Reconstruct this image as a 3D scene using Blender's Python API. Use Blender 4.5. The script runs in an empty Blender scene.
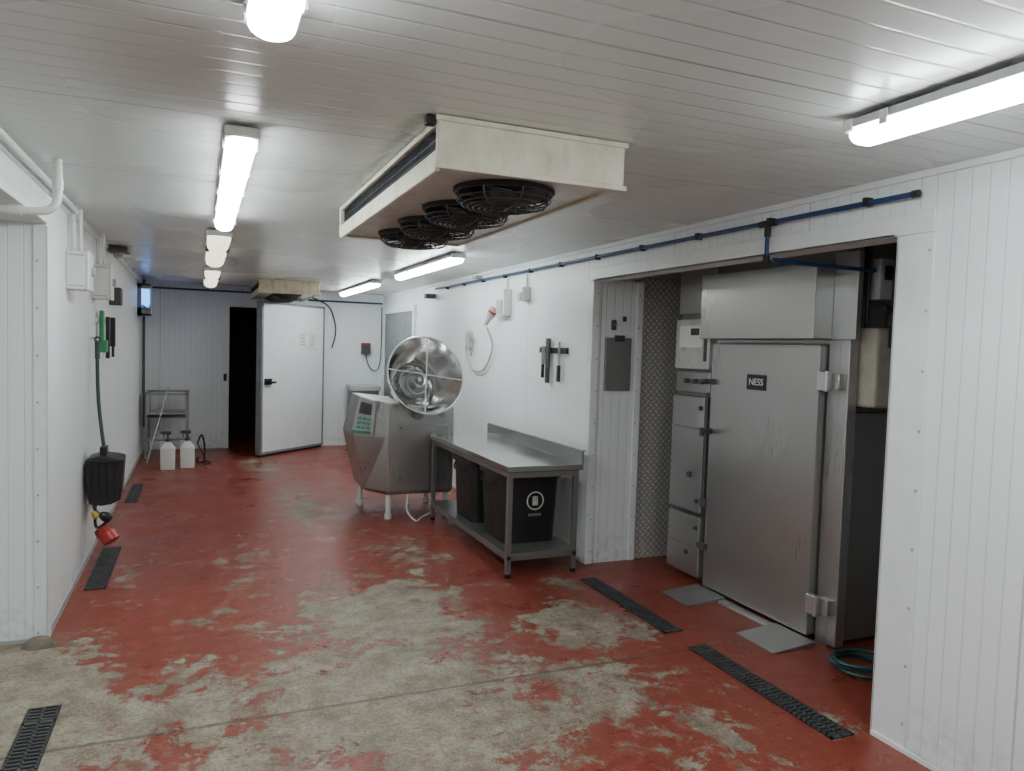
import bpy, bmesh, math, random
from mathutils import Vector, Matrix
random.seed(4)
S = bpy.context.scene
COL = S.collection

# ------------------------------------------------------------ node helpers
class NT:
    def __init__(s, name):
        s.m = bpy.data.materials.new(name); s.m.use_nodes = True
        s.t = s.m.node_tree; s.n = s.t.nodes; s.l = s.t.links
        s.b = s.n['Principled BSDF']
        s._pos = None
    def setv(s, sock, v):
        if hasattr(v, 'is_output'): s.l.new(v, sock)
        elif isinstance(v, (tuple, list)) and len(v) == 3 and sock.type == 'RGBA': sock.default_value = (*v, 1)
        else: sock.default_value = v
    def pos(s):
        if not s._pos:
            g = s.n.new('ShaderNodeNewGeometry'); s._pos = g.outputs['Position']
        return s._pos
    def xyz(s, v=None):
        n = s.n.new('ShaderNodeSeparateXYZ'); s.l.new(v or s.pos(), n.inputs[0]); return n.outputs
    def M(s, op, a, b=0.0, c=0.0):
        n = s.n.new('ShaderNodeMath'); n.operation = op
        s.setv(n.inputs[0], a); s.setv(n.inputs[1], b); s.setv(n.inputs[2], c); return n.outputs[0]
    def mr(s, v, a, b, c=0.0, d=1.0, smooth=False):
        n = s.n.new('ShaderNodeMapRange')
        if smooth: n.interpolation_type = 'SMOOTHSTEP'
        s.setv(n.inputs[0], v); n.inputs[1].default_value = a; n.inputs[2].default_value = b
        n.inputs[3].default_value = c; n.inputs[4].default_value = d
        return n.outputs[0]
    def noise(s, scale, detail=4, rough=.55, stretch=(1, 1, 1), dist=0.0):
        mp = s.n.new('ShaderNodeMapping'); s.l.new(s.pos(), mp.inputs[0]); mp.inputs['Scale'].default_value = stretch
        n = s.n.new('ShaderNodeTexNoise'); s.l.new(mp.outputs[0], n.inputs['Vector'])
        n.inputs['Scale'].default_value = scale; n.inputs['Detail'].default_value = detail
        n.inputs['Roughness'].default_value = rough; n.inputs['Distortion'].default_value = dist
        return n.outputs[0]
    def mix(s, f, a, b):
        n = s.n.new('ShaderNodeMix'); n.data_type = 'RGBA'
        s.setv(n.inputs[0], f); s.setv(n.inputs[6], a); s.setv(n.inputs[7], b); return n.outputs[2]
    def bump(s, h, dist=.002, strength=1.0, nrm=None):
        n = s.n.new('ShaderNodeBump'); s.setv(n.inputs['Height'], h)
        n.inputs['Distance'].default_value = dist; n.inputs['Strength'].default_value = strength
        if nrm: s.l.new(nrm, n.inputs['Normal'])
        return n.outputs[0]
    def out(s, col=None, rough=None, metal=None, normal=None, spec=None):
        if col is not None: s.setv(s.b.inputs['Base Color'], col)
        if rough is not None: s.setv(s.b.inputs['Roughness'], rough)
        if metal is not None: s.setv(s.b.inputs['Metallic'], metal)
        if normal is not None: s.l.new(normal, s.b.inputs['Normal'])
        if spec is not None: s.b.inputs['Specular IOR Level'].default_value = spec
        return s.m

def plain(name, col, rough=.5, metal=0.0, var=.12, scale=9):
    t = NT(name); n = t.noise(scale, 5)
    c2 = tuple(max(0, c * (1 - var * 2)) for c in col)
    return t.out(t.mix(t.mr(n, .35, .65), c2, col), t.mr(n, .3, .7, rough + .06, max(.03, rough - .05)), metal)

def grimy(name, col, rough=.42, amt=.6, stain=(.27, .18, .11)):
    t = NT(name); a = t.noise(4, 8, .7); b = t.noise(3, 6, .7, (9, 9, 1.2)); c = t.noise(38, 4, .7)
    k = t.mix(t.mr(a, .46, .70, 0, amt), col, stain)
    k = t.mix(t.mr(b, .55, .72, 0, amt * .8), k, tuple(x * .6 for x in stain))
    k = t.mix(t.mr(c, .62, .72, 0, amt * .6), k, (.16, .11, .07))
    return t.out(k, t.mr(a, .3, .7, rough, rough + .15), 0)

def panel(name, axes, pitch, col, rough=.4, depth=.002, w=.006, joint=1.15, dirt=.08, gd=.16):
    t = NT(name); o = t.xyz(); h = None; gjj = None
    for ax in axes:
        v = t.M('ADD', o['XYZ'.index(ax)], 50.0)
        g = t.mr(t.M('PINGPONG', v, pitch / 2), 0, w, 0, 1, True)
        gj = t.mr(t.M('PINGPONG', v, joint / 2), 0, w * 1.3, 0, 1, True)
        gg = t.M('MULTIPLY', g, t.M('ADD', t.M('MULTIPLY', gj, .6), .4))
        h = gg if h is None else t.M('MINIMUM', h, gg); gjj = gj
    big = t.noise(.9, 1, .4)
    base = t.mix(t.mr(big, .30, .75, 0, dirt * 2, True), col, tuple(c * .82 for c in col))
    base = t.mix(t.M('MULTIPLY', t.M('SUBTRACT', 1, gjj), .40), base, (.22, .20, .16))
    base = t.mix(t.mr(h, 0, 1, gd, 0), base, (.18, .17, .15))
    if name != 'panel_ceiling':
        lowdirt = t.mr(o[2], 0.0, .30, .5, 0)
        spots = t.mr(t.noise(14, 5, .7), .46, .68)
        base = t.mix(t.M('MULTIPLY', lowdirt, spots), base, (.28, .18, .13))
    nb = t.bump(h, depth, .8)
    return t.out(base, t.mr(big, .3, .7, rough, rough + .06), 0, nb)

def steel(name, col=(.43, .43, .425), rough=.32, axis='Z', metal=.86, stain=.18):
    t = NT(name)
    st = {'Z': (60, 60, 1.2), 'X': (1.2, 60, 60), 'Y': (60, 1.2, 60)}[axis]
    br = t.noise(3, 3, .6, st); big = t.noise(1.6, 1, .4)
    c = t.mix(t.mr(big, .25, .75, 0, stain, True), col, tuple(x * .6 for x in col))
    c = t.mix(t.mr(br, .3, .7, 0, .25), c, tuple(min(1, x * 1.25) for x in col))
    r = t.M('ADD', t.mr(big, .3, .7, rough - .04, rough + .05), t.mr(br, .3, .7, -.03, .03))
    return t.out(c, r, metal, t.bump(br, .0005, .25))

M_wallX = panel('panel_ribbed_side', 'Y', .075, (.80, .845, .865))
M_wallY = panel('panel_ribbed_end', 'X', .075, (.80, .845, .865))
M_ceil = panel('panel_ceiling', 'Y', .098, (.66, .705, .695), rough=.25, depth=.0028, w=.008, joint=1.176, dirt=.05, gd=.20)
M_annex = plain('annex_white', (.72, .76, .75), .45, var=.04)
M_trim = plain('trim_white', (.78, .825, .84), .4, var=.03)
M_white = plain('plastic_white', (.72, .74, .71), .4, var=.05)
M_grey = plain('plastic_grey', (.42, .43, .43), .5, var=.08)
M_midgrey = plain('door_grey', (.21, .225, .24), .5, var=.08)
M_dgrey = plain('plastic_darkgrey', (.07, .07, .075), .5)
M_black = plain('plastic_black', (.012, .012, .014), .38)
M_tub = plain('tub_black', (.014, .014, .016), .40)
M_iron = plain('cast_black', (.02, .02, .02), .6)
M_wire = plain('guard_wire', (.07, .07, .07), .36, .5)
M_cream = grimy('cream_paint', (.66, .63, .52), .42, .40)
M_creamdirty = grimy('cream_dirty', (.54, .50, .45), .26, .5)
M_creamold = grimy('cream_old', (.50, .45, .33), .45, .75)
M_tank = plain('tank_beige', (.44, .41, .34), .5)
M_blue = plain('pipe_blue', (.012, .050, .17), .4)
M_red = plain('plug_red', (.42, .02, .02), .35)
M_yellow = plain('plug_yellow', (.55, .38, .04), .4)
M_green = plain('green_plastic', (.03, .26, .10), .4)
M_dgreen = plain('handle_dark_green', (.012, .045, .03), .45)
M_teal = plain('hose_teal', (.01, .07, .08), .4)
M_steel = steel('steel_brushed')
M_steelY = steel('steel_brushed_long', (.50, .50, .49), .18, 'Y', .97, stain=.10)
M_steelD = steel('steel_dull', (.27, .27, .265), .40, 'Z', .75)
M_steelL = steel('steel_light', (.58, .58, .575), .28, 'Z', .8, stain=.12)
M_bowl = steel('steel_polished', (.68, .68, .675), .12, 'X', .98, stain=.1)
M_coil = plain('coil_dark', (.03, .035, .045), .5, .3)
M_voidwall = plain('storeroom_wall_darkened', (.04, .04, .045), .7)  # near-black colour puts the unlit room's darkness into its walls
M_paper = plain('paper', (.76, .76, .76), .7, var=.03)
M_tapegreen = plain('screen_green', (.10, .33, .28), .3)
M_fin = plain('white_metal', (.56, .57, .56), .3, .2)

def chequer():
    t = NT('chequer_plate'); o = t.xyz(); p = .055
    u = t.M('DIVIDE', t.M('ADD', t.M('ADD', o[0], o[2]), 20), p); v = t.M('DIVIDE', t.M('ADD', t.M('SUBTRACT', o[0], o[2]), 20), p)
    fu = t.M('SUBTRACT', t.M('FRACT', u), .5); fv = t.M('SUBTRACT', t.M('FRACT', v), .5)
    par = t.M('FLOORED_MODULO', t.M('ADD', t.M('FLOOR', u), t.M('FLOOR', v)), 2)
    def el(a, b):
        return t.M('ADD', t.M('POWER', t.M('ABSOLUTE', t.M('DIVIDE', a, .48)), 2), t.M('POWER', t.M('ABSOLUTE', t.M('DIVIDE', b, .17)), 2))
    e1, e2 = el(fu, fv), el(fv, fu)
    d = t.M('ADD', t.M('MULTIPLY', e1, par), t.M('MULTIPLY', e2, t.M('SUBTRACT', 1, par)))
    h = t.mr(d, 1.3, .5, 0, 1, True)
    c = t.mix(h, (.50, .49, .47), (.95, .94, .92))
    return t.out(c, .36, .35, t.bump(h, .005, 1.0))
M_chequer = chequer()

def floor_mat():
    t = NT('floor_worn_red_paint'); o = t.xyz()
    def blob(cx, cy, rx, ry, w):
        dx = t.M('DIVIDE', t.M('SUBTRACT', o[0], cx), rx); dy = t.M('DIVIDE', t.M('SUBTRACT', o[1], cy), ry)
        d = t.M('SQRT', t.M('ADD', t.M('MULTIPLY', dx, dx), t.M('MULTIPLY', dy, dy)))
        return t.mr(d, .30, 1.5, w, 0)
    blobs = [(.85, 3.4, .95, 1.15, .325), (1.1, 4.5, .75, .95, .305), (2.2, 4.0, .52, .55, .27), (1.75, 3.2, .75, .65, .25),
             (-.1, 3.5, .65, .85, .27), (.40, 2.2, 1.3, 1.3, .34), (-1.8, 3.6, 1.25, 1.3, .8), (.95, 7.9, .34, 1.7, .22),
             (1.45, 5.7, .5, 1.0, .21), (.5, 5.8, .55, 1.2, .17), (.75, 10.3, .5, 1.6, .20), (1.9, 2.5, 1.0, .9, .18), (-.45, 5.9, .3, .8, .17),
             (2.4, 4.6, .3, .4, .18), (.2, 4.7, .5, .5, .17)]
    m = None
    for b in blobs:
        v = blob(*b); m = v if m is None else t.M('MAXIMUM', m, v)
    m = t.M('ADD', m, .02)
    n1 = t.noise(2.6, 15, .76, dist=.1); n2 = t.noise(11, 10, .8); n3 = t.noise(55, 6, .75)
    f = t.M('ADD', m, t.M('ADD', t.M('MULTIPLY', n1, .95), t.M('MULTIPLY', t.M('SUBTRACT', n2, .5), .52)))
    f = t.M('ADD', f, t.M('MULTIPLY', t.M('SUBTRACT', n3, .5), .24))
    wear = t.mr(f, .692, .706)
    half = t.mr(f, .60, .70)
    red = t.mix(t.mr(n2, .35, .65), (.195, .031, .019), (.290, .056, .034))
    red = t.mix(t.mr(t.noise(1.1, 5), .42, .7, 0, .5), red, (.155, .029, .019))
    red = t.mix(t.mr(t.noise(16, 9, .8), .56, .62, 0, .5), red, (.11, .027, .021))
    red = t.mix(t.mr(t.noise(7, 12, .85), .575, .60, 0, .5), red, (.33, .18, .125))
    red = t.mix(t.M('MULTIPLY', half, .18), red, (.33, .15, .10))
    conc = t.mix(t.mr(t.noise(5, 8, .75), .38, .62), (.165, .132, .092), (.345, .310, .240))
    conc = t.mix(t.mr(n3, .50, .60, 0, .65), conc, (.115, .088, .062))
    conc = t.mix(t.mr(t.noise(90, 3, .6), .58, .66, 0, .6), conc, (.46, .43, .37))
    conc = t.mix(t.mr(t.noise(18, 8, .75), .55, .60, 0, .6), conc, (.22, .085, .055))
    col = t.mix(wear, red, conc)
    dj = t.M('ABSOLUTE', t.M('SUBTRACT', t.M('ADD', o[1], t.M('MULTIPLY', t.M('SUBTRACT', n2, .5), .03)), 3.42))
    j = t.mr(dj, .004, .018, 1, 0)
    col = t.mix(t.M('MULTIPLY', j, .7), col, (.08, .058, .040))
    h = t.M('SUBTRACT', 1, wear)
    nb = t.bump(h, .0025, .8); nb = t.bump(t.M('ADD', n2, t.M('MULTIPLY', n3, .5)), .008, .42, nb)
    rough = t.M('ADD', t.M('MULTIPLY', wear, .22), t.mr(t.noise(2.6, 5), .35, .65, .25, .46))
    return t.out(col, rough, 0, nb, .5)
M_floor = floor_mat()

def emis(name, col, st):
    t = NT(name); t.b.inputs['Base Color'].default_value = (.9, .9, .9, 1)
    t.b.inputs['Emission Color'].default_value = (*col, 1); t.b.inputs['Emission Strength'].default_value = st
    t.b.inputs['Roughness'].default_value = .3
    return t.m
K = 2.75
M_tube = emis('lamp_diffuser_lit', (.93, 1, .985), 13*K)
M_tubedim = emis('lamp_diffuser_dim', (1, .92, .70), .8*K)
M_tubefill = emis('annex_fill_diffuser', (.93, 1, .985), 9*K)
M_uv = emis('insect_lamp_blue', (.06, .32, 1), 3)

# ------------------------------------------------------------ mesh helpers
def bx(bm, x0, x1, y0, y1, z0, z1):
    v = [bm.verts.new(p) for p in ((x0,y0,z0),(x1,y0,z0),(x1,y1,z0),(x0,y1,z0),(x0,y0,z1),(x1,y0,z1),(x1,y1,z1),(x0,y1,z1))]
    for f in ((0,3,2,1),(4,5,6,7),(0,1,5,4),(1,2,6,5),(2,3,7,6),(3,0,4,7)): bm.faces.new([v[i] for i in f])
def loft(bm, loops, cap=True):
    L = [[bm.verts.new(p) for p in lp] for lp in loops]; n = len(L[0])
    for a, b in zip(L, L[1:]):
        for i in range(n): bm.faces.new((a[i], a[(i+1) % n], b[(i+1) % n], b[i]))
    if cap: bm.faces.new(L[0][::-1]); bm.faces.new(L[-1])
def frame(d):
    d = Vector(d).normalized(); up = Vector((0, 0, 1)) if abs(d.z) < .9 else Vector((1, 0, 0))
    a = up.cross(d).normalized(); return d, a, d.cross(a)
def lathe(bm, o, d, prof, seg=24, cap=True):
    d, a, b = frame(d); o = Vector(o)
    loft(bm, [[o + d * h + (a * math.cos(2*math.pi*i/seg) + b * math.sin(2*math.pi*i/seg)) * max(r, .0005) for i in range(seg)] for r, h in prof], cap)
def cyl(bm, p0, p1, r, seg=14, r2=None):
    d = Vector(p1) - Vector(p0); lathe(bm, p0, d, [(r, 0), (r if r2 is None else r2, d.length)], seg)
def ring(bm, o, d, R, r, seg=28, s2=6):
    d, a, b = frame(d); o = Vector(o); L = []
    for i in range(seg):
        an = 2*math.pi*i/seg; e = a*math.cos(an) + b*math.sin(an)
        L.append([bm.verts.new(o + e*(R + r*math.cos(2*math.pi*k/s2)) + d*r*math.sin(2*math.pi*k/s2)) for k in range(s2)])
    for i in range(seg):
        A, B = L[i], L[(i+1) % seg]
        for k in range(s2): bm.faces.new((A[k], A[(k+1) % s2], B[(k+1) % s2], B[k]))
def tube(bm, pts, r, seg=8, smooth=4):
    P = [Vector(p) for p in pts]
    if smooth and len(P) > 2:
        Q = []
        for i in range(len(P)-1):
            p0 = P[max(i-1, 0)]; p1 = P[i]; p2 = P[i+1]; p3 = P[min(i+2, len(P)-1)]
            for k in range(smooth):
                t = k/smooth
                Q.append(.5*((2*p1)+(p2-p0)*t+(2*p0-5*p1+4*p2-p3)*t*t+(3*p1-p0-3*p2+p3)*t**3))
        Q.append(P[-1]); P = Q
    loops = []; a = None
    for i, p in enumerate(P):
        d = (P[min(i+1, len(P)-1)] - P[max(i-1, 0)]).normalized()
        if a is None: _, a, _ = frame(d)
        a = (a - d*a.dot(d)).normalized(); b = d.cross(a)
        loops.append([p + (a*math.cos(2*math.pi*k/seg) + b*math.sin(2*math.pi*k/seg))*r for k in range(seg)])
    loft(bm, loops)
def mk(name, fn, mat, parent=None, bevel=0, smooth=False, angle=35):
    bm = bmesh.new(); fn(bm)
    bmesh.ops.recalc_face_normals(bm, faces=bm.faces)
    me = bpy.data.meshes.new(name); bm.to_mesh(me); bm.free()
    me.materials.append(mat)
    ob = bpy.data.objects.new(name, me); COL.objects.link(ob)
    vs = [v.co for v in me.vertices]
    c = Vector([(min(v[i] for v in vs) + max(v[i] for v in vs))/2 for i in range(3)])
    me.transform(Matrix.Translation(-c)); ob.location = c
    if smooth:
        me.polygons.foreach_set('use_smooth', [True]*len(me.polygons))
        try: me.set_sharp_from_angle(angle=math.radians(angle))
        except Exception: pass
    if bevel:
        md = ob.modifiers.new('bevel', 'BEVEL'); md.width = bevel; md.segments = 2; md.limit_method = 'ANGLE'
    if parent:
        ob.parent = parent; ob.matrix_parent_inverse = Matrix.Translation(-parent.location)
    return ob
def boxes(name, L, mat, parent=None, bevel=0):
    def f(bm):
        for b in L: bx(bm, *b)
    return mk(name, f, mat, parent, bevel)
def grp(name, loc):
    e = bpy.data.objects.new(name, None); e.location = loc; e.empty_display_size = .1; COL.objects.link(e); return e
def cyls(name, L, mat, parent=None, seg=14):
    def f(bm):
        for c in L: cyl(bm, c[0], c[1], c[2], seg)
    return mk(name, f, mat, parent, 0, True)
def tap(bm, x0, x1, y0, y1, z0, z1, s, s1=1.0):
    cx, cy = (x0+x1)/2, (y0+y1)/2
    def lp(k, z):
        P = []; rx, ry = (x1-x0)/2*k, (y1-y0)/2*k; r = min(rx, ry)*.25
        for sx, sy, a0 in ((1,1,0),(-1,1,90),(-1,-1,180),(1,-1,270)):
            for j in range(4):
                a = math.radians(a0+30*j); P.append((cx+sx*(rx-r)+r*math.cos(a), cy+sy*(ry-r)+r*math.sin(a), z))
        return P
    loft(bm, [lp(s, z0), lp(s1, z1)])

# ------------------------------------------------------------ room shell
XR = 2.83; XL = -.77; YF = 12.3; ZC = 2.5
boxes('floor', [(-3.6, 5.3, -2.6, 14.2, -.1, 0)], M_floor)
boxes('ceiling', [(-3.6, 5.3, -2.6, 14.2, ZC, ZC+.1)], M_ceil)
boxes('ceiling_annex', [(-3.5, XL, -2.5, 4.7, 2.29, ZC)], M_annex)
boxes('wall_left', [(-.89, XL, 4.82, YF, 0, ZC)], M_wallX)
boxes('wall_left_return', [(-3.5, XL, 4.7, 4.82, 0, ZC)], M_wallY)
boxes('wall_far', [(-.89, .42, YF, YF+.12, 0, ZC), (1.80, 2.95, YF, YF+.12, 0, ZC), (.42, 1.80, YF, YF+.12, 2.20, ZC)], M_wallY)
boxes('wall_right', [(XR, XR+.12, 5.22, YF, 0, ZC), (XR, XR+.12, 2.36, 5.22, 2.25, ZC), (XR, XR+.12, -2.5, 2.36, 0, ZC)], M_wallX)
boxes('wall_recess_pillar', [(XR, 3.27, 5.10, 5.22, 0, 2.25)], M_wallY)
boxes('wall_recess_far', [(XR+.12, 5.2, 5.22, 5.32, 0, ZC)], M_wallY)
boxes('wall_recess_back', [(5.1, 5.2, 2.2, 5.22, 0, ZC)], M_wallX)
boxes('wall_recess_near', [(XR+.12, 5.1, 2.22, 2.34, 0, ZC)], M_wallY)
boxes('wall_back', [(-3.6, 5.3, -2.6, -2.5, 0, ZC)], M_wallY)
boxes('wall_annex', [(-3.6, -3.5, -2.5, 4.82, 0, ZC)], M_wallX)
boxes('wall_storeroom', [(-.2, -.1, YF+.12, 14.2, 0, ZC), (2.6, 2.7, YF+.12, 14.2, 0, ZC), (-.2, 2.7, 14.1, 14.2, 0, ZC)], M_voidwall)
boxes('chequer_plate_cladding', [(3.27, 4.3, 5.12, 5.215, 0, 2.3)], M_chequer)

t1 = boxes('trim_1', [(XR-.012, XR, 2.19, 2.37, 0, 2.25), (XR-.012, XR+.13, 2.36, 2.372, 0, 2.25)], M_trim, bevel=.003)
boxes('trim_2', [(XR-.02, XR, 2.19, 5.12, 2.235, 2.33), (XR-.02, XR+.12, 2.372, 5.1, 2.235, 2.25)], M_trim, bevel=.004)
t3 = boxes('trim_3', [(XR-.012, XR, 5.09, 5.17, 0, 2.235), (XR-.012, XR+.05, 5.088, 5.10, 0, 2.235)], M_trim, bevel=.003)
t4 = boxes('trim_4', [(-.83, XL+.008, 4.69, 4.7, 0, 2.28), (XL, XL+.01, 4.69, 4.76, 0, 2.28)], M_trim, bevel=.003)
t5 = boxes('trim_5', [(3.22, 3.278, 5.088, 5.10, 0, 2.24)], M_trim, bevel=.003)
boxes('trim_6', [(XL, XL+.02, -2.4, YF, ZC-.045, ZC), (XL+.0, XL+.012, -2.4, 4.69, 2.29, 2.33)], M_trim, bevel=.003)
boxes('trim_7', [(XR-.02, XR, -2.4, YF, ZC-.03, ZC)], M_trim, bevel=.003)
boxes('trim_8', [(.30, .42, YF-.02, YF, 0, 2.32), (.42, 1.9, YF-.02, YF, 2.2, 2.32)], M_trim, bevel=.004)
boxes('baseboard_left', [(XL, XL+.008, 4.7, YF, 0, .045), (-3.5, XL+.008, 4.69, 4.7, 0, .02)], M_grey)
boxes('baseboard_right', [(XR-.008, XR, 5.2, YF, 0, .03), (XR-.02, XR-.012, -2.4, 2.36, 0, .02)], M_trim)
def rv(par, x, y, d, z0):
    def f(bm):
        for k in range(9): lathe(bm, (x, y, z0+k*.255), d, [(.007, 0), (.006, .004), (.002, .006)], 8)
    mk('rivets', f, M_grey, par)
rv(t1, XR-.012, 2.21, (-1, 0, 0), .12); rv(t4, -.81, 4.69, (0, -1, 0), .05)
rv(t3, XR+.035, 5.088, (0, -1, 0), .1); rv(t5, 3.24, 5.088, (0, -1, 0), .1)
def lump(bm):
    rs = random.Random(3); L = []
    for z, k in ((0, 1), (.025, .85), (.05, .5), (.058, .2)):
        L.append([(-.79 + .075*k*math.cos(a*.5236)*(1+.25*rs.random()), 4.64 + .045*k*math.sin(a*.5236)*(1+.25*rs.random()) - .03, z) for a in range(12)])
    loft(bm, L)
mk('mortar_lump', lump, plain('mortar', (.20, .17, .13), .85))

# ------------------------------------------------------------ drains
def drain(x0, x1, y0, y1):
    g = grp('floor_drain_grate', ((x0+x1)/2, (y0+y1)/2, 0))
    boxes('channel', [(x0, x1, y0, y1, .001, .0025)], M_black, g)
    def f(bm):
        bx(bm, x0, x0+.012, y0, y1, .0025, .008); bx(bm, x1-.012, x1, y0, y1, .0025, .008)
        bx(bm, (x0+x1)/2-.005, (x0+x1)/2+.005, y0, y1, .0025, .008)
        n = int((y1-y0)/.03)
        for i in range(n+1):
            y = y0 + (y1-y0-.01)*i/n; bx(bm, x0, x1, y, y+(.022 if i % 16 == 0 else .011), .0025, .008)
    mk('grate_bars', f, M_dgrey, g)
for d in ((2.60, 2.73, 3.67, 4.75), (2.60, 2.73, 2.38, 3.44), (-.70, -.57, 2.70, 3.83), (-.70, -.57, 5.55, 6.62), (-.70, -.58, 8.4, 9.4)): drain(*d)

# ------------------------------------------------------------ strip lights
def lamp(x, y0, y1, mat, w=.060, dz=0, deep=.055):
    g = grp('fluorescent_ceiling_light', (x, (y0+y1)/2, 2.46))
    boxes('housing', [(x-w, x+w, y0, y1, 2.455+dz, 2.485+dz)], M_grey, g, .006)
    boxes('mount', [(x-.02, x+.02, y0+.3, y0+.36, 2.48+dz, 2.5+dz), (x-.02, x+.02, y1-.36, y1-.3, 2.48+dz, 2.5+dz)], M_grey, g)
    def dif(bm):
        loops = []
        for y, s in ((y0-.008, .55), (y0+.0, .80), (y0+.03, 1), (y1-.03, 1), (y1-.0, .80), (y1+.008, .55)):
            lp = []
            for k in range(11):
                a = math.pi*k/10
                lp.append((x + math.cos(a)*(w-.004)*s, y, 2.457+dz - (math.sin(a)**.6)*deep*s))
            loops.append(lp)
        loft(bm, loops)
    mk('diffuser', dif, mat, g, 0, True)
    def caps(bm):
        bx(bm, x-w-.004, x+w+.004, y0-.014, y0+.03, 2.445+dz, 2.488+dz); bx(bm, x-w-.004, x+w+.004, y1-.03, y1+.014, 2.445+dz, 2.488+dz)
    mk('end_caps', caps, M_white, g, .01)
    L = []
    for k in range(5):
        y = y0 + .15 + (y1-y0-.3)*k/4
        L += [(x-w-.006, x-w+.002, y-.015, y+.015, 2.435+dz, 2.48+dz), (x+w-.002, x+w+.006, y-.015, y+.015, 2.435+dz, 2.48+dz)]
    boxes('clips', L, M_steelL, g)
    return g
lamp(.15, -.35, 1.90, M_tube)
lamp(.14, 2.97, 5.28, M_tube)
for y0, y1 in ((5.85, 7.75), (8.9, 10.9)):
    g = lamp(.125, y0, y1, M_tubedim, .085, 0, .075)
    boxes('dark_cross_band', [(.125-.09, .125+.09, y0+.55, y0+.70, 2.40, 2.49)], M_dgrey, g, .008)
lamp(2.03, -.40, 1.88, M_tube)
lamp(2.03, 6.05, 8.1, M_tube)
lamp(2.03, 9.25, 11.6, M_tube)
lamp(-2.1, 1.2, 3.4, M_tubefill, dz=-.21)  # unseen fill light, added to brighten the annex and left return wall

# ------------------------------------------------------------ evaporators
def evaporator(x0, x1, y0, y1, MC):
    g = grp('ceiling_evaporator_unit', ((x0+x1)/2, (y0+y1)/2, 2.4))
    zb = 2.335
    def casing(bm):
        bx(bm, x0-.02, x1+.02, y0, y0+.03, zb-.012, 2.495)
        bx(bm, x0-.02, x1+.02, y1-.03, y1, zb-.012, 2.495)
        bx(bm, x0-.02, x0, y0+.03, y1-.03, 2.472, 2.495)
        bx(bm, x0-.02, x0, y0+.03, y1-.03, zb-.025, 2.385)
        bx(bm, x1, x1+.02, y0+.03, y1-.03, zb-.012, 2.495)
        bx(bm, x0, x1, y0+.03, y1-.03, 2.48, 2.495)
    mk('casing', casing, MC, g, .005)
    n = 4; pitch = (y1-y0-.16)/n; R = min(.2, pitch*.43); cx = (x0+x1)/2
    boxes('drip_tray', [(x0, x1, y0+.03, y1-.03, zb, zb+.02)], M_creamdirty, g)
    boxes('end_flange', [(x0-.03, x1+.03, y0-.01, y0, 2.478, 2.497), (x0-.03, x1+.03, y0-.008, y0, zb-.02, zb)], MC, g, .003)
    boxes('coil_block', [(x0+.015, x0+.10, y0+.03, y1-.03, zb+.02, 2.465)], M_coil, g)
    def fins(bm):
        y = y0+.04
        while y < y1-.04:
            bx(bm, x0+.002, x0+.016, y, y+.003, 2.386, 2.472); y += .014
        for z in (2.41, 2.438): cyl(bm, (x0+.006, y0+.03, z), (x0+.006, y1-.03, z), .004, 6)
    mk('coil_fins', fins, M_coil, g)
    def discs(bm):
        for i in range(n):
            y = y0+.08+pitch*(i+.5); lathe(bm, (cx, y, zb-.001), (0, 0, -1), [(R+.012, 0), (R+.012, .012), (R, .018), (R-.01, .005)], 32)
    mk('fan_openings', discs, M_iron, g, 0, True)
    def cage(bm):
        for i in range(n):
            y = y0+.08+pitch*(i+.5); c = Vector((cx, y, 0))
            for f, dz in ((1.02, .02), (.98, .045), (.88, .062), (.76, .070), (.64, .075), (.52, .078), (.4, .08), (.28, .08)):
                ring(bm, (cx, y, zb-dz), (0, 0, 1), R*f, .0032, 28, 5)
            for k in range(8):
                a = math.pi*2*k/8; e = Vector((math.cos(a), math.sin(a), 0))
                tube(bm, [c+e*R*1.02+Vector((0,0,zb-.004)), c+e*R*.98+Vector((0,0,zb-.047)), c+e*R*.76+Vector((0,0,zb-.072)), c+Vector((0,0,zb-.082))], .004, 5, 2)
    mk('fan_guards', cage, M_wire, g, 0, True)
    def blades(bm):
        for i in range(n):
            y = y0+.08+pitch*(i+.5); c = Vector((cx, y, 0))
            lathe(bm, (cx, y, zb-.015), (0, 0, -1), [(.07, 0), (.07, .03), (.05, .05)], 16)
            for k in range(5):
                a = math.pi*2*k/5+.4+i
                u = Vector((math.cos(a), math.sin(a), 0)); v = Vector((-math.sin(a), math.cos(a), 0))
                p = [c+u*.06-v*.03+Vector((0,0,zb-.018)), c+u*(R*.9)-v*.06+Vector((0,0,zb-.016)), c+u*(R*.9)+v*.06+Vector((0,0,zb-.04)), c+u*.06+v*.03+Vector((0,0,zb-.040))]
                loft(bm, [p, [q+Vector((0,0,.003)) for q in p]])
    mk('fan_blades', blades, M_dgrey, g, 0, True)
    return g
ev = evaporator(.775, 1.485, 2.51, 4.48, M_cream)
ev2 = evaporator(.72, 1.45, 10.2, 12.05, M_creamold)
boxes('junction_cap', [(.715, .752, 2.52, 2.56, 2.465, 2.499)], M_iron, ev, .006)

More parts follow.
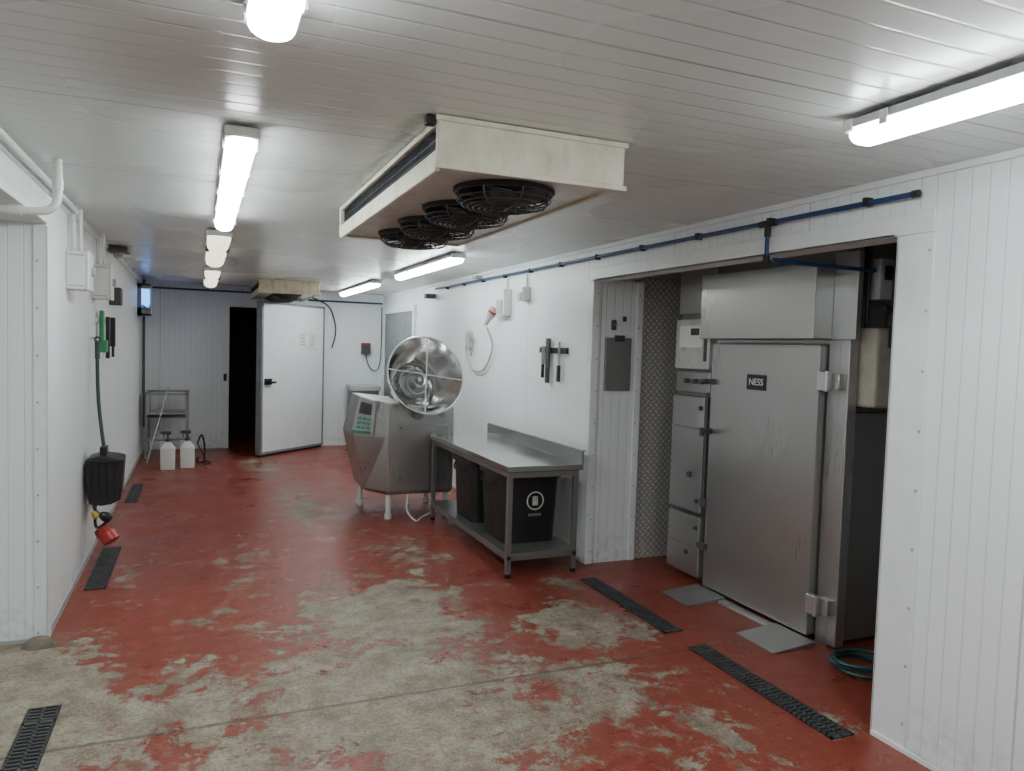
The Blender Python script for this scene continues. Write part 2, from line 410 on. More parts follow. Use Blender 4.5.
# ------------------------------------------------------------ far cold-store door (open leaf)
g = grp('cold_store_door_leaf', (1.3, 11.77, 1.15))
H = Vector((1.82, 12.22, 0)); E = Vector((.79, 11.25, 0)); u = (E-H).normalized(); nn = Vector((u.y, -u.x, 0))
if nn.y > 0: nn = -nn
def slab(bm, a0, a1, z0, z1, d0, d1):
    P = [H+u*a0+nn*d0, H+u*a1+nn*d0, H+u*a1+nn*d1, H+u*a0+nn*d1]
    loft(bm, [[p+Vector((0,0,z0)) for p in P], [p+Vector((0,0,z1)) for p in P]])
Wd = (E-H).length
mk('insulated_panel', lambda bm: slab(bm, 0, Wd, .04, 2.25, -.05, .04), M_trim, g, .006)
def rim(bm):
    slab(bm, 0, .035, .03, 2.26, -.055, .046); slab(bm, Wd-.035, Wd+.004, .03, 2.26, -.055, .046)
    slab(bm, .035, Wd-.035, .03, .065, -.055, .046); slab(bm, .035, Wd-.035, 2.225, 2.26, -.055, .046)
mk('edge_frame', rim, M_midgrey, g, .003)
mk('rubber_seal', lambda bm: slab(bm, .02, Wd-.02, .0, .04, -.02, .02), M_black, g)
def dh(bm):
    slab(bm, Wd-.20, Wd-.06, 1.05, 1.14, .04, .065); slab(bm, Wd-.13, Wd-.09, 1.06, 1.1, .065, .13); slab(bm, Wd-.22, Wd-.09, 1.07, 1.10, .11, .13)
mk('latch_handle', dh, M_black, g, .005)
def sg(bm):
    slab(bm, .45, .60, 1.62, 1.83, .04, .044); slab(bm, .22, .37, 1.55, 1.83, .04, .044)
mk('notices', sg, M_paper, g)
def sg2(bm):
    for a in (.25, .48):
        for k in range(4): slab(bm, a, a+.09, 1.64+.045*k, 1.655+.045*k, .044, .0452)
mk('notice_print', sg2, M_grey, g)
boxes('door_latch_plate', [(.34, .385, YF-.05, YF-.02, 1.05, 1.16)], M_black)
g = grp('door_1', (XR, 11.1, 1.1))
boxes('leaf', [(XR-.03, XR, 10.32, 12.05, .02, 2.18)], M_midgrey, g, .004)
boxes('frame', [(XR-.045, XR, 10.24, 10.32, 0, 2.26), (XR-.045, XR, 12.05, 12.12, 0, 2.26), (XR-.045, XR, 10.32, 12.05, 2.18, 2.26)], M_trim, g, .004)

g = grp('wheeled_bin', (2.42, 11.85, .5))
mk('bin_body', lambda bm: tap(bm, 2.2, 2.64, 11.62, 12.1, .05, .95, .8), M_midgrey, g, 0, True)
mk('bin_lid', lambda bm: (tap(bm, 2.18, 2.66, 11.6, 12.13, .95, 1.02, 1.02), bx(bm, 2.25, 2.6, 12.13, 12.17, .95, .99)), M_grey, g, 0, True)
mk('wheels', lambda bm: [cyl(bm, (x, 11.98, .09), (x+.05, 11.98, .09), .09, 16) for x in (2.2, 2.59)], M_black, g, 0, True)
g = grp('isolator_switch', (2.54, YF-.04, 1.62))
boxes('box', [(2.46, 2.60, YF-.09, YF, 1.52, 1.70)], M_dgrey, g, .01)
boxes('backplate', [(2.47, 2.60, YF-.095, YF-.09, 1.66, 1.69)], M_red, g)
mk('cable', lambda bm: tube(bm, [(2.53, YF-.03, 1.52), (2.6, YF-.05, 1.30), (2.72, YF-.05, 1.25), (2.78, YF-.06, 1.5), (2.79, YF-.04, 2.3)], .008), M_black, g)
mk('drain_hose', lambda bm: tube(bm, [(1.46, 12.0, 2.44), (1.7, 12.2, 2.38), (1.94, YF-.03, 2.25), (2.04, YF-.03, 1.9), (1.98, YF-.03, 1.60)], .012), M_dgrey, ev2)
mk('water_pipe', lambda bm: (cyl(bm, (-.7, YF-.04, 2.43), (.72, YF-.04, 2.43), .014), cyl(bm, (1.6, YF-.04, 2.36), (2.8, YF-.04, 2.36), .014)), M_blue)

# ------------------------------------------------------------ left wall items
def jbox(name, x1, y0, y1, z0, z1, mat):
    g = grp(name, (XL+.07, (y0+y1)/2, (z0+z1)/2))
    boxes('enclosure', [(XL, x1-.02, y0, y1, z0, z1)], mat, g, .008)
    boxes('cover', [(x1-.02, x1, y0-.004, y1+.004, z0-.004, z1+.004)], mat, g, .008)
    cyls('conduit', [((XL+.03, (y0+y1)/2, z1), (XL+.03, (y0+y1)/2, ZC-.05), .014), ((XL+.07, (y0+y1)/2, z1), (XL+.07, (y0+y1)/2, ZC-.01), .011)], M_white, g)
    cyls('rotary_switch', [((x1, (y0+y1)/2, (z0+z1)/2), (x1+.02, (y0+y1)/2, (z0+z1)/2), .03)], M_grey, g)
    boxes('cover_seam', [(XL+.01, x1-.03, y0-.003, y0, z0+.02, z0+.028), (XL+.01, x1-.03, y0-.003, y0, z1-.03, z1-.022)], M_grey, g)
jbox('electrical_junction_box', XL+.13, 5.33, 5.52, 1.98, 2.22, M_white)
jbox('electrical_junction_box', XL+.135, 6.55, 6.72, 1.98, 2.25, M_white)
boxes('emergency_stop_box', [(XL, XL+.10, 7.7, 7.85, 1.98, 2.14)], M_dgrey, bevel=.01)
g = grp('conduit_pipe', (-.8, 4, 2.3))
mk('pipe', lambda bm: tube(bm, [(-3.4, 4.0, 2.255), (-1.0, 4.0, 2.255), (-.72, 4.0, 2.255), (-.635, 4.0, 2.275), (-.61, 4.0, 2.34), (-.61, 4.0, 2.5)], .019, 12, 6), M_white, g, 0, True)
mk('couplings', lambda bm: (cyl(bm, (-.75, 4.0, 2.255), (-.80, 4.0, 2.255), .024), cyl(bm, (-.61, 4.0, 2.36), (-.61, 4.0, 2.41), .024)), M_white, g, 0, True)
cyls('ceiling_conduit', [((XL+.055, -2.3, 2.47), (XL+.055, 5.4, 2.47), .013)], M_white)
g = grp('ceiling_cable_gland_box', (-.66, 7.6, 2.46))
boxes('body', [(-.77, -.60, 7.45, 7.75, 2.45, 2.49)], M_dgrey, g, .01)
boxes('bracket', [(-.72, -.64, 7.55, 7.65, 2.40, 2.45)], M_grey, g, .01)

g = grp('utensil_wall_rack', (XL+.03, 7.1, 1.75))
boxes('magnet_bar', [(XL, XL+.02, 6.75, 7.9, 1.80, 1.84)], M_steelL, g, .003)
boxes('green_brush', [(XL+.02, XL+.05, 6.80, 6.90, 1.66, 1.90), (XL+.02, XL+.075, 6.78, 6.92, 1.56, 1.66)], M_green, g, .008)
boxes('black_scrapers', [(XL+.02, XL+.05, 7.25, 7.31, 1.5, 1.86), (XL+.02, XL+.07, 7.5, 7.55, 1.6, 1.86), (XL+.02, XL+.04, 7.72, 7.78, 1.5, 1.80)], M_black, g, .006)

g = grp('long_handled_dustpan', (XL+.13, 6.25, .9))
mk('handle', lambda bm: tube(bm, [(XL+.050, 6.42, 1.62), (XL+.065, 6.37, 1.2), (XL+.12, 6.28, .78)], .0135, 10, 4), M_dgreen, g, 0, True)
mk('grip', lambda bm: (cyl(bm, (XL+.052, 6.42, 1.52), (XL+.05, 6.43, 1.65), .018), ring(bm, (XL+.05, 6.425, 1.665), (0, 1, 0), .018, .006, 16, 6)), M_dgreen, g, 0, True)
def pan(bm):
    def lp(y, k):
        return [(XL+.012, y, .66), (XL+.02, y, .80), (XL+.10, y, .825), (XL+.20, y, .81), (XL+.255+.01*k, y, .795), (XL+.235+.01*k, y, .50), (XL+.185, y, .47), (XL+.12, y, .46), (XL+.04, y, .475)]
    loft(bm, [lp(6.04, 1), lp(6.10, .5), lp(6.34, 0)])
mk('scoop', pan, M_black, g, .010)
def panlip(bm):
    for k in range(4): bx(bm, XL+.05+.05*k, XL+.058+.05*k, 6.028, 6.042, .53, .78)
    bx(bm, XL+.02, XL+.26, 6.02, 6.042, .78, .80)
    bx(bm, XL+.10, XL+.145, 6.12, 6.24, .79, .88)
mk('scoop_ribs', panlip, M_black, g, .003)
cyls('hook', [((XL+.002, 6.43, 1.675), (XL+.06, 6.43, 1.685), .006)], M_steelL, g)
g = grp('industrial_power_plug', (XL+.12, 6.1, .32))
mk('cable', lambda bm: tube(bm, [(XL+.03, 6.55, .44), (XL+.04, 6.3, .42), (XL+.09, 6.1, .40), (XL+.16, 6.05, .36), (XL+.08, 6.15, .28), (XL+.05, 6.3, .36), (XL+.03, 6.6, .42)], .011), M_black, g, 0, True)
mk('red_socket', lambda bm: (lathe(bm, (XL+.13, 6.02, .31), (.4, -.25, -.6), [(.028, 0), (.036, .02), (.045, .05), (.060, .055), (.060, .12), (.050, .125)], 18), lathe(bm, (XL+.08, 6.2, .25), (.4, -.2, -.4), [(.03, 0), (.045, .05), (.045, .10)], 18)), M_red, g, 0, True)
mk('yellow_socket', lambda bm: lathe(bm, (XL+.07, 6.05, .42), (.3, -.2, -.5), [(.018, 0), (.024, .03), (.024, .05)], 16), M_yellow, g, 0, True)
mk('black_socket', lambda bm: lathe(bm, (XL+.12, 6.0, .41), (.4, .2, -.3), [(.022, 0), (.036, .03), (.036, .07)], 16), M_black, g, 0, True)

g = grp('insect_killer_lamp', (XL+.08, 11.2, 2.18))
boxes('casing', [(XL, XL+.05, 11.0, 11.5, 1.98, 2.40), (XL, XL+.16, 11.0, 11.02, 1.98, 2.08), (XL, XL+.16, 11.0, 11.02, 2.34, 2.40), (XL, XL+.16, 11.0, 11.5, 2.38, 2.4), (XL, XL+.16, 11.0, 11.5, 1.98, 2.0)], M_midgrey, g)
cyls('uv_tubes', [((XL+.1, 11.03, z), (XL+.1, 11.48, z), .018) for z in (2.12, 2.21, 2.30)], M_uv, g)
boxes('uv_end_window', [(XL+.05, XL+.15, 11.002, 11.015, 2.12, 2.33)], M_uv, g)
cyls('front_grille', [((XL+.155, 11.02+.04*k, 2.0), (XL+.155, 11.02+.04*k, 2.38), .003) for k in range(12)], M_grey, g, 6)
cyls('wall_pipe_riser', [((XL+.04, 11.6, 0.9), (XL+.04, 11.6, 2.5), .016), ((XL+.04, 11.75, .4), (XL+.04, 11.75, 2.5), .012)], M_dgrey)

g = grp('steel_sink_stand', (-.42, 11.7, .45))
L = []
for x in (-.68, -.16):
    for y in (11.35, 12.0): L.append((x-.015, x+.015, y-.015, y+.015, 0, .92))
L += [(-.70, -.14, 11.335, 11.365, .89, .92), (-.70, -.14, 11.985, 12.015, .89, .92), (-.695, -.665, 11.35, 12.0, .89, .92), (-.175, -.145, 11.35, 12.0, .89, .92),
      (-.70, -.14, 11.335, 11.365, .25, .28), (-.695, -.665, 11.35, 12.0, .25, .28), (-.175, -.145, 11.35, 12.0, .25, .28), (-.68, -.16, 11.35, 12.0, .56, .575)]
boxes('frame', L, M_steelD, g, .003)
boxes('basin', [(-.66, -.18, 11.37, 11.98, .62, .635), (-.66, -.65, 11.37, 11.98, .635, .88), (-.19, -.18, 11.37, 11.98, .635, .88)], M_steel, g)
def sprayer(x, y, h, mat):
    g = grp('trigger_spray_container', (x, y, h/2)); w = .088
    def body(bm):
        tap(bm, x-w, x+w, y-.06, y+.06, 0, h*.55, .96, 1.0); tap(bm, x-w, x+w, y-.06, y+.06, h*.55, h*.70, 1.0, .42)
        lathe(bm, (x, y, h*.70), (0, 0, 1), [(.026, 0), (.026, .03)], 14)
    mk('jerrycan', body, mat, g, .006, True)
    mk('moulded_handle', lambda bm: tube(bm, [(x-.03, y, h*.66), (x-.075, y, h*.72), (x-.082, y, h*.58)], .010, 8, 3), mat, g, 0, True)
    def head(bm):
        cyl(bm, (x, y, h*.76), (x, y, h*.92), .014); bx(bm, x-.07, x+.04, y-.018, y+.018, h*.90, h*.985); bx(bm, x-.09, x-.07, y-.01, y+.01, h*.92, h*.97)
        tube(bm, [(x-.035, y, h*.92), (x-.055, y, h*.86), (x-.045, y, h*.80)], .007, 6, 2)
        lathe(bm, (x, y, h*.72), (0, 0, 1), [(.032, 0), (.032, .035)], 14)
    mk('trigger_head', head, M_dgrey, g, .004)
sprayer(-.37, 10.42, .50, M_white); sprayer(-.14, 10.50, .50, M_white)
g = grp('black_lance_hose', (0, 10.75, .2))
mk('hose', lambda bm: tube(bm, [(-.02, 10.62, .30), (.03, 10.6, .42), (.07, 10.65, .25), (.06, 10.7, .02), (.14, 10.75, .014), (.12, 10.9, .014), (-.02, 10.85, .014), (-.01, 10.72, .10)], .011), M_black, g, 0, True)
mk('lance', lambda bm: cyl(bm, (-.02, 10.62, .30), (.10, 10.8, .02), .009), M_dgrey, g, 0, True)
mk('mop_handle', lambda bm: cyl(bm, (-.64, 10.9, .02), (-.40, 11.28, 1.0), .010), M_steel)

# ------------------------------------------------------------ work table
g = grp('stainless_work_table', (2.42, 5.88, .45))
tx0, tx1, ty0, ty1 = 2.06, 2.68, 4.90, 6.90; TH = .835
boxes('worktop', [(tx0, tx1, ty0, ty1, TH-.045, TH)], M_steelY, g, .006)
boxes('apron', [(tx0+.03, tx1-.03, ty0+.03, ty1-.03, TH-.09, TH-.045)], M_steelD, g)
boxes('backsplash', [(tx1-.018, tx1, ty0, ty1, TH, TH+.10), (tx1-.018, tx1+.02, ty0, ty1, TH+.095, TH+.105)], M_steelY, g, .002)
L = []
for x in (tx0+.04, tx1-.04):
    for y in (ty0+.05, ty1-.05): L.append((x-.019, x+.019, y-.019, y+.019, .03, TH-.045))
L += [(tx0+.021, tx1-.02, ty0+.031, ty0+.069, .13, .17), (tx0+.021, tx1-.02, ty1-.069, ty1-.031, .13, .17)]
boxes('legs', L, M_steelD, g, .003)
boxes('undershelf', [(tx0+.02, tx1-.02, ty0+.03, ty1-.03, .17, .185), (tx0+.02, tx0+.03, ty0+.03, ty1-.03, .135, .17)], M_steelD, g, .002)
cyls('feet', [((x, y, 0), (x, y, .03), .022) for x in (tx0+.04, tx1-.04) for y in (ty0+.05, ty1-.05)], M_black, g)

def tub(x0, x1, y0, y1, z0, z1, logo):
    g = grp('black_plastic_tub', ((x0+x1)/2, (y0+y1)/2, (z0+z1)/2))
    mk('tub_body', lambda bm: tap(bm, x0+.02, x1-.02, y0+.02, y1-.02, z0, z1-.04, .90), M_tub, g, 0, True)
    mk('tub_rim', lambda bm: tap(bm, x0, x1, y0, y1, z1-.045, z1, .99), M_tub, g, 0, True)
    mk('side_handles', lambda bm: tube(bm, [(x0+.01, y0+.15, z1-.03), (x0-.02, y0+.17, z1-.10), (x0-.02, y1-.17, z1-.10), (x0+.01, y1-.15, z1-.03)], .008), M_black, g, 0, True)
    if logo:
        cx = (x0+x1)/2+.03; cz = z0+.33; yy = y0+.026
        def lg(bm):
            ring(bm, (cx, yy, cz), (0, 1, 0), .068, .0055, 28, 4)
            bx(bm, cx-.022, cx+.022, yy-.002, yy+.003, cz-.035, cz-.005)
            for k in range(3): bx(bm, cx-.022+.016*k, cx-.012+.016*k, yy-.002, yy+.003, cz-.005, cz+.035)
        mk('logo', lg, M_white, g)
        boxes('lettering', [(cx-.05+.018*k, cx-.038+.018*k, yy+.002, yy+.012, cz-.12, cz-.10) for k in range(6)], M_midgrey, g)
tub(2.12, 2.64, 5.14, 5.70, .186, .735, True)
tub(2.12, 2.60, 5.84, 6.40, .186, .72, False)

# ------------------------------------------------------------ filling machine
g = grp('sausage_filling_machine', (1.95, 7.3, .7))
def body(bm):
    loft(bm, [[(1.68,6.97,.24),(2.31,6.97,.24),(2.31,7.75,.24),(1.52,7.75,.24),(1.52,7.25,.24)],
              [(1.67,6.95,.28),(2.33,6.95,.28),(2.33,7.77,.28),(1.50,7.77,.28),(1.50,7.22,.28)],
              [(1.66,6.95,.80),(2.33,6.95,.80),(2.33,7.77,.80),(1.38,7.77,.80),(1.38,7.25,.80)],
              [(1.67,6.96,1.13),(2.33,6.96,1.09),(2.33,7.77,1.09),(1.47,7.77,1.18),(1.47,7.30,1.18)]])
mk('body', body, M_steel, g, .012)
boxes('front_access_panel', [(1.76, 2.27, 6.943, 6.952, .36, .92)], M_steel, g, .004)
cyls('panel_screws', [((x, 6.943, z), (x, 6.938, z), .008) for x in (1.79, 2.24) for z in (.39, .89)], M_dgrey, g)
A0, A1, B1, B0 = Vector((1.655,6.955,.80)), Vector((1.66,6.965,1.125)), Vector((1.47,7.30,1.17)), Vector((1.38,7.25,.80))
no = Vector((-.72, -.68, .12)).normalized()
def pq(bm, a0, a1, b0, b1, d0, d1):
    def P(s, t, d):
        p = (A0.lerp(B0, s)).lerp(A1.lerp(B1, s), t); return p + no*d
    loft(bm, [[P(a0,b0,d0), P(a1,b0,d0), P(a1,b1,d0), P(a0,b1,d0)], [P(a0,b0,d1), P(a1,b0,d1), P(a1,b1,d1), P(a0,b1,d1)]])
mk('control_console', lambda bm: pq(bm, .36, 1.0, .04, 1.0, -.02, .03), M_grey, g, .008)
mk('display', lambda bm: pq(bm, .48, .88, .58, .88, .03, .036), M_dgrey, g)
mk('green_band', lambda bm: pq(bm, .42, .96, .06, .13, .03, .036), M_green, g)
def kp(bm):
    for i in range(3):
        for j in range(3): pq(bm, .47+.15*i, .57+.15*i, .18+.12*j, .25+.12*j, .03, .038)
mk('keypad', kp, M_tapegreen, g)
cyls('legs', [((x, y, .05), (x, y, .26), .028) for x, y in ((1.70,7.02),(2.28,7.02),(1.56,7.7),(2.28,7.7))], M_white, g)
cyls('feet', [((x, y, 0), (x, y, .05), .036) for x, y in ((1.70,7.02),(2.28,7.02),(1.56,7.7),(2.28,7.7))], M_white, g)
HC = Vector((1.985, 6.80, 1.415)); hd = Vector((-.10, .94, -.31)).normalized()
mk('hopper', lambda bm: lathe(bm, HC, hd, [(.375, 0), (.385, .0), (.385, .012), (.37, .04), (.33, .17), (.23, .32), (.13, .38), (.13, .42), (.12, .42), (.12, .375), (.22, .31), (.32, .16), (.36, .03), (.375, .0)], 48, False), M_bowl, g, 0, True, 60)
mk('hopper_floor', lambda bm: lathe(bm, HC+hd*.37, hd, [(.0, .0), (.13, 0), (.13, .02), (0, .02)], 32, False), M_steelD, g, 0, True)
_, ha, hb = frame(hd)
def auger(bm):
    P = []
    for k in range(34):
        a = k*.38; r = .155 - .0032*k; P.append(HC+hd*(.33-.0042*k) + (ha*math.cos(a)+hb*math.sin(a))*r)
    tube(bm, P, .012, 8, 2); cyl(bm, HC+hd*.37, HC+hd*.17, .024)
mk('feed_auger', auger, M_steel, g, 0, True)
def bars(bm):
    for a in (math.radians(8), math.radians(98)):
        e = ha*math.cos(a)+hb*math.sin(a); cyl(bm, HC+e*.375-hd*.006, HC-e*.375-hd*.006, .006, 8)
    ring(bm, HC, hd, .383, .009, 48, 8)
mk('rim_and_bars', bars, M_steelL, g, 0, True)
mk('hopper_bracket', lambda bm: (cyl(bm, HC+hd*.40, HC+hd*.40+Vector((0, .10, -.22)), .05), bx(bm, 1.80, 2.10, 7.1, 7.5, 1.08, 1.2)), M_steelD, g, 0, True)
mk('outlet_pipe', lambda bm: (cyl(bm, (1.95, 6.96, 1.02), (1.95, 6.90, 1.02), .05, 20), cyl(bm, (2.2, 6.96, 1.02), (2.2, 6.94, 1.02), .03, 16)), M_steelD, g, 0, True)
mk('power_cable', lambda bm: tube(bm, [(1.9, 6.99, .30), (1.86, 6.93, .10), (1.92, 6.8, .012), (2.02, 6.95, .012), (2.25, 7.2, .012), (2.6, 7.6, .012), (2.79, 7.8, .05)], .008), M_white, g, 0, True)

# ------------------------------------------------------------ right wall items
def wbox(name, y, z, h, w=.09, mat=M_white):
    g = grp(name, (XR-.05, y, z))
    boxes('enclosure', [(XR-.09, XR, y-w, y+w, z-h/2, z+h/2)], mat, g, .01)
    boxes('lid', [(XR-.10, XR-.09, y-w*.7, y+w*.7, z-h*.4, z+h*.1)], M_grey, g, .003)
    mk('feed_conduit', lambda bm: cyl(bm, (XR-.02, y, z+h/2), (XR-.02, y, 2.38), .011), M_white, g, 0, True)
    return g
wbox('wall_power_socket', 6.86, 2.14, .26, .10)
wbox('wall_switch_box', 6.36, 2.20, .13, .06)
g = grp('socket_plug_with_cable', (XR-.08, 7.1, 1.95))
mk('plug', lambda bm: lathe(bm, (XR-.08, 7.02, 2.09), (-.2, .35, -.6), [(.035, 0), (.045, .02), (.045, .08), (.028, .13), (.02, .2)], 16), M_grey, g, 0, True)
mk('plug_ring', lambda bm: lathe(bm, (XR-.085, 7.035, 2.065), (-.2, .35, -.6), [(.049, 0), (.049, .025)], 16), M_red, g, 0, True)
mk('cable', lambda bm: tube(bm, [(XR-.12, 7.12, 1.90), (XR-.04, 7.15, 1.7), (XR-.03, 7.4, 1.46), (XR-.03, 7.75, 1.44), (XR-.03, 8.0, 1.62), (XR-.03, 7.95, 1.80), (XR-.03, 7.75, 1.78), (XR-.03, 7.85, 1.6), (XR-.02, 8.0, 1.9)], .010), M_grey, g, 0, True)
boxes('cable_hook', [(XR-.05, XR, 7.85, 7.99, 1.68, 1.86)], M_grey, g, .01)

g = grp('magnetic_knife_rack', (XR-.02, 5.75, 1.66))
boxes('magnet_bar', [(XR-.025, XR, 5.50, 6.03, 1.66, 1.71)], M_black, g, .003)
boxes('sharpening_steel', [(XR-.045, XR-.022, 5.80, 5.86, 1.53, 1.79), (XR-.05, XR-.02, 5.81, 5.85, 1.40, 1.55)], M_dgrey, g, .004)
boxes('cleaver', [(XR-.032, XR-.027, 5.9, 5.97, 1.56, 1.72)], M_steelD, g, .002)
boxes('knives', [(XR-.032, XR-.027, 5.60, 5.64, 1.54, 1.76)], M_steel, g, .001)
boxes('knife_handles', [(XR-.042, XR-.02, 5.60, 5.64, 1.42, 1.56), (XR-.042, XR-.02, 5.92, 5.95, 1.44, 1.56)], M_black, g, .005)

g = grp('clipboard_tray', (3.06, 5.08, 1.6))
boxes('plate', [(2.935, 3.17, 5.075, 5.095, 1.38, 1.80)], M_steelD, g, .004)
boxes('clip', [(3.01, 3.10, 5.062, 5.075, 1.77, 1.82)], M_dgrey, g, .004)
g = grp('wall_hooks', (3.05, 5.08, 1.95))
boxes('hook_plates', [(2.99, 3.03, 5.08, 5.10, 1.86, 1.94), (3.09, 3.12, 5.08, 5.10, 1.93, 1.97)], M_dgrey, g, .005)
cyls('hook_pins', [((3.01, 5.08, 1.90), (3.01, 5.04, 1.91), .006)], M_steelL, g)

g = grp('blue_water_pipe', (XR-.05, 5, 2.41))
def bp(bm):
    cyl(bm, (XR-.045, 2.27, 2.40), (XR-.045, 9.2, 2.42), .0125)
    cyl(bm, (XR-.045, 3.15, 2.40), (XR-.045, 3.15, 2.20), .011)
mk('pipe', bp, M_blue, g, 0, True)
def bc(bm):
    y = 2.5
    while y < 9.2:
        bx(bm, XR-.062, XR-.022, y, y+.025, 2.387, 2.425); y += .62
    lathe(bm, (XR-.045, 3.09, 2.40), (0, 1, 0), [(.018, 0), (.018, .12)], 14)
    lathe(bm, (XR-.045, 2.25, 2.40), (0, 1, 0), [(.016, 0), (.016, .03)], 14)
    lathe(bm, (XR-.045, 3.15, 2.33), (0, 0, 1), [(.018, 0), (.018, .05)], 14)
    lathe(bm, (XR-.045, 3.15, 2.19), (0, 0, 1), [(.018, 0), (.018, .04)], 14)
mk('clips_and_fittings', bc, M_iron, g, 0, True)
boxes('wall_camera', [(XR-.16, XR-.02, 9.25, 9.35, 2.30, 2.36)], M_dgrey, bevel=.01)
boxes('pipe_junction_box', [(XR-.08, XR, 7.6, 7.75, 2.437, 2.47)], M_grey, bevel=.01)

# ------------------------------------------------------------ smokehouse oven in recess
g = grp('walk_in_smoking_oven', (4.0, 4.0, 1.1))
OX = 3.40
mk('water_branch', lambda bm: tube(bm, [(XR-.02, 3.13, 2.21), (XR+.15, 3.11, 2.20), (3.36, 3.06, 2.19), (3.48, 3.06, 2.19)], .011, 10, 1), M_blue, g, 0, True)
boxes('cabinet_body', [(OX+.02, 4.85, 3.20, 4.76, .02, 2.42)], M_steelD, g, .004)
boxes('door_frame', [(OX, OX+.06, 3.19, 3.28, 0, 1.80), (OX, OX+.06, 4.29, 4.345, 0, 1.80), (OX, OX+.06, 3.28, 4.29, 1.775, 1.80)], M_steel, g, .003)
boxes('door', [(OX-.055, OX+.02, 3.29, 4.28, .035, 1.77)], M_steel, g, .012)
boxes('door_border', [(OX-.058, OX-.054, 3.29, 3.302, .04, 1.765), (OX-.058, OX-.054, 4.268, 4.28, .04, 1.765), (OX-.058, OX-.054, 3.29, 4.28, 1.757, 1.768), (OX-.058, OX-.054, 3.29, 4.28, .037, .05)], M_steel, g, .002)
boxes('upper_hood', [(OX-.16, OX+.02, 3.25, 4.30, 1.80, 2.24)], M_steel, g, .006)
boxes('hood_side_panel', [(OX-.02, OX+.02, 3.08, 3.25, 1.80, 2.30)], M_steel, g, .004)
boxes('corner_post', [(OX-.01, OX+.06, 3.12, 3.19, .02, 2.30)], M_steel, g, .006)
boxes('left_upper_panel', [(OX-.01, OX+.02, 4.32, 4.76, 1.99, 2.36)], M_steel, g, .004)
boxes('controller_panel', [(OX-.04, OX+.02, 4.34, 4.75, 1.58, 1.95)], M_fin, g, .008)
boxes('controller_label', [(OX-.043, OX-.04, 4.42, 4.70, 1.74, 1.90)], M_paper, g)
boxes('controller_display', [(OX-.045, OX-.043, 4.46, 4.56, 1.83, 1.88), (OX-.045, OX-.04, 4.37, 4.40, 1.64, 1.9)], M_dgrey, g)
boxes('switch_strip', [(OX-.02, OX+.02, 4.34, 4.75, 1.41, 1.56)], M_steel, g, .004)
cyls('switch_knobs', [((OX-.02, y, 1.49), (OX-.05, y, 1.49), .018) for y in (4.42, 4.5, 4.6)], M_dgrey, g)
boxes('electrical_cabinet_door', [(OX-.045, OX+.02, 4.36, 4.75, .53, 1.38)], M_steel, g, .008)
boxes('lower_cabinet_door', [(OX-.045, OX+.02, 4.36, 4.75, .06, .50)], M_steel, g, .008)
boxes('cabinet_recess_lines', [(OX-.048, OX-.045, 4.40, 4.71, 1.14, 1.155), (OX-.048, OX-.045, 4.40, 4.71, .27, .28)], M_steelD, g)
cyls('cabinet_locks', [((OX-.045, 4.40, z), (OX-.06, 4.40, z), .016) for z in (1.3, .62, .42)] + [((OX-.045, 4.5, .80), (OX-.06, 4.5, .80), .022), ((OX-.045, 4.5, .22), (OX-.06, 4.5, .22), .018)], M_dgrey, g)
def latch(bm):
    for z in (1.50, 1.15):
        bx(bm, OX-.09, OX-.04, 4.245, 4.33, z-.018, z+.018)
    cyl(bm, (OX-.09, 4.25, 1.15), (OX-.17, 4.22, 1.15), .012); cyl(bm, (OX-.17, 4.22, 1.18), (OX-.17, 4.22, 1.12), .015)
    cyl(bm, (OX-.09, 4.29, 1.50), (OX-.13, 4.31, 1.50), .016)
    cyl(bm, (OX-.06, 4.31, .62), (OX-.06, 4.31, 1.42), .010)
    bx(bm, OX-.08, OX-.04, 4.27, 4.33, .60, .66); bx(bm, OX-.09, OX-.04, 4.25, 4.33, .30, .34)
mk('latch_gear', latch, M_dgrey, g, .003, True)
def hinge(bm):
    for z in (1.56, .25):
        bx(bm, OX-.10, OX-.05, 3.20, 3.27, z-.055, z+.055); cyl(bm, (OX-.09, 3.20, z-.06), (OX-.09, 3.20, z+.06), .016); bx(bm, OX-.06, OX, 3.14, 3.22, z-.045, z+.045)
mk('hinges', hinge, M_steelL, g, .004, True)
boxes('nameplate', [(OX-.060, OX-.055, 3.73, 3.91, 1.47, 1.57)], M_black, g, .002)
cu = bpy.data.curves.new('nameplate_text', 'FONT'); cu.body = 'NESS'; cu.size = .062; cu.align_x = 'CENTER'; cu.extrude = .0005
tx = bpy.data.objects.new('nameplate_text', cu); COL.objects.link(tx); cu.materials.append(M_paper)
tx.parent = g; tx.matrix_parent_inverse = Matrix.Translation(-g.location)
tx.matrix_basis = Matrix(((0, 0, -1, OX-.061), (-1, 0, 0, 3.82), (0, 1, 0, 1.502), (0, 0, 0, 1)))
boxes('side_valve_box', [(3.47, 3.72, 3.01, 3.17, 1.42, 1.87)], M_tank, g, .018)
boxes('side_controller', [(3.50, 3.75, 3.04, 3.18, 2.03, 2.26)], M_grey, g, .01)
boxes('side_controller_face', [(3.53, 3.60, 3.03, 3.04, 2.14, 2.22)], M_black, g)
boxes('side_controller_lamp', [(3.64, 3.67, 3.03, 3.04, 2.16, 2.19)], M_red, g)
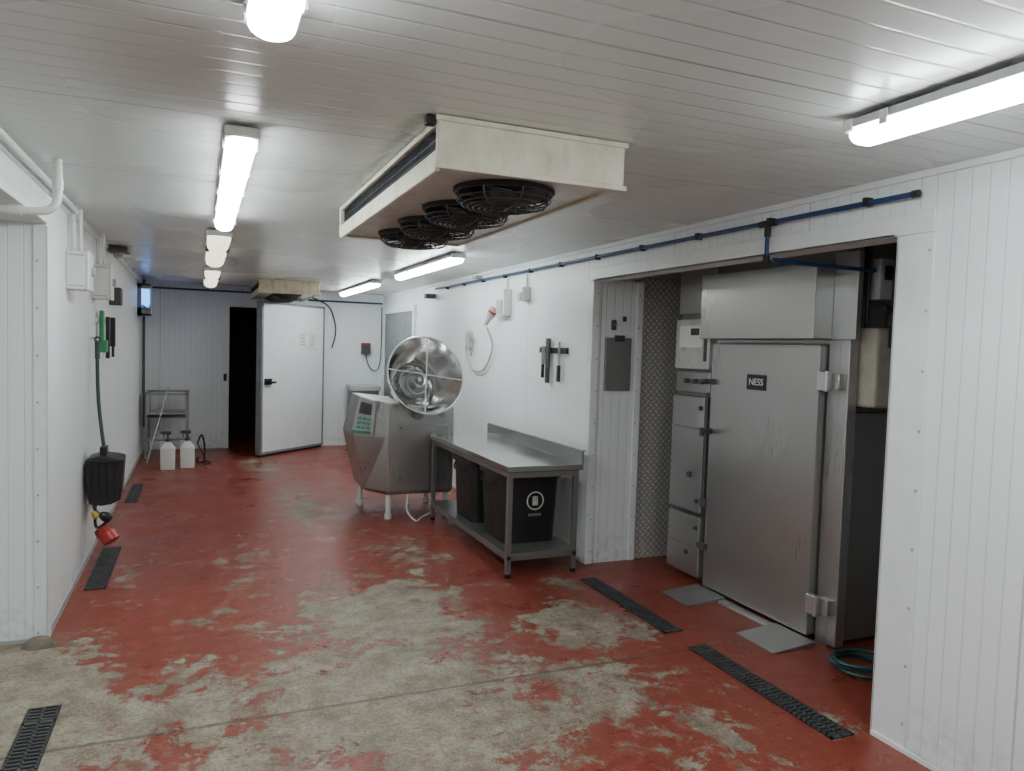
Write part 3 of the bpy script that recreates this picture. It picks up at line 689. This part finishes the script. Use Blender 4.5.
mk('air_regulator', lambda bm: (cyl(bm, (3.56, 3.00, 1.88), (3.56, 3.00, 2.0), .032), cyl(bm, (3.49, 3.00, 1.97), (3.63, 3.00, 1.97), .022), cyl(bm, (3.56, 2.99, 1.76), (3.56, 2.99, 1.88), .020), cyl(bm, (3.56, 2.98, 1.95), (3.56, 2.94, 1.95), .028)), M_iron, g, 0, True)
cyls('side_pipes', [((3.50, 3.14, 1.4), (3.50, 3.14, 2.45), .014), ((3.46, 3.08, 1.9), (3.46, 3.08, 2.4), .009), ((3.56, 3.0, 2.0), (3.56, 3.0, 2.4), .008)], M_iron, g)
boxes('side_lower_panel', [(3.50, 4.3, 3.16, 3.20, .03, 1.38)], M_steelD, g, .006)

for y0, y1 in ((4.02, 4.33), (3.21, 3.53)):
    def ramp(bm, y0=y0, y1=y1):
        P = [(3.02, .001), (3.335, .001), (3.335, .03), (3.02, .006)]
        loft(bm, [[(x, y0, z) for x, z in P], [(x, y1, z) for x, z in P]])
    mk('steel_threshold_ramp', ramp, M_steel)
boxes('oven_threshold_channel', [(3.26, 3.335, 3.54, 4.01, .001, .02)], M_steelL, bevel=.003)
def hose(bm):
    P = []
    for k in range(44):
        a = k*.42; r = .15+.018*math.sin(k*.7); P.append((3.33+r*math.cos(a), 2.88+r*.9*math.sin(a), .012+.0016*k))
    P += [(3.45, 2.7, .03), (3.7, 2.75, .02), (3.9, 2.9, .02)]
    tube(bm, P, .010, 8, 2)
mk('coiled_hose', hose, M_teal, None, 0, True)

# ------------------------------------------------------------ world, camera
w = bpy.data.worlds.new('World'); S.world = w; w.use_nodes = True
w.node_tree.nodes['Background'].inputs[0].default_value = (.05, .05, .05, 1)
cam = bpy.data.cameras.new('Camera'); co = bpy.data.objects.new('Camera', cam); COL.objects.link(co)
cam.sensor_width = 36; cam.lens = 740/1024*36; cam.clip_start = .02
R = Matrix(((.9212, -.0076, -.3890), (-.3878, .0590, -.9198), (.0299, .9982, .0514)))
co.matrix_world = Matrix.Translation((0, 0, 1.7)) @ R.to_quaternion().normalized().to_matrix().to_4x4()
S.camera = co
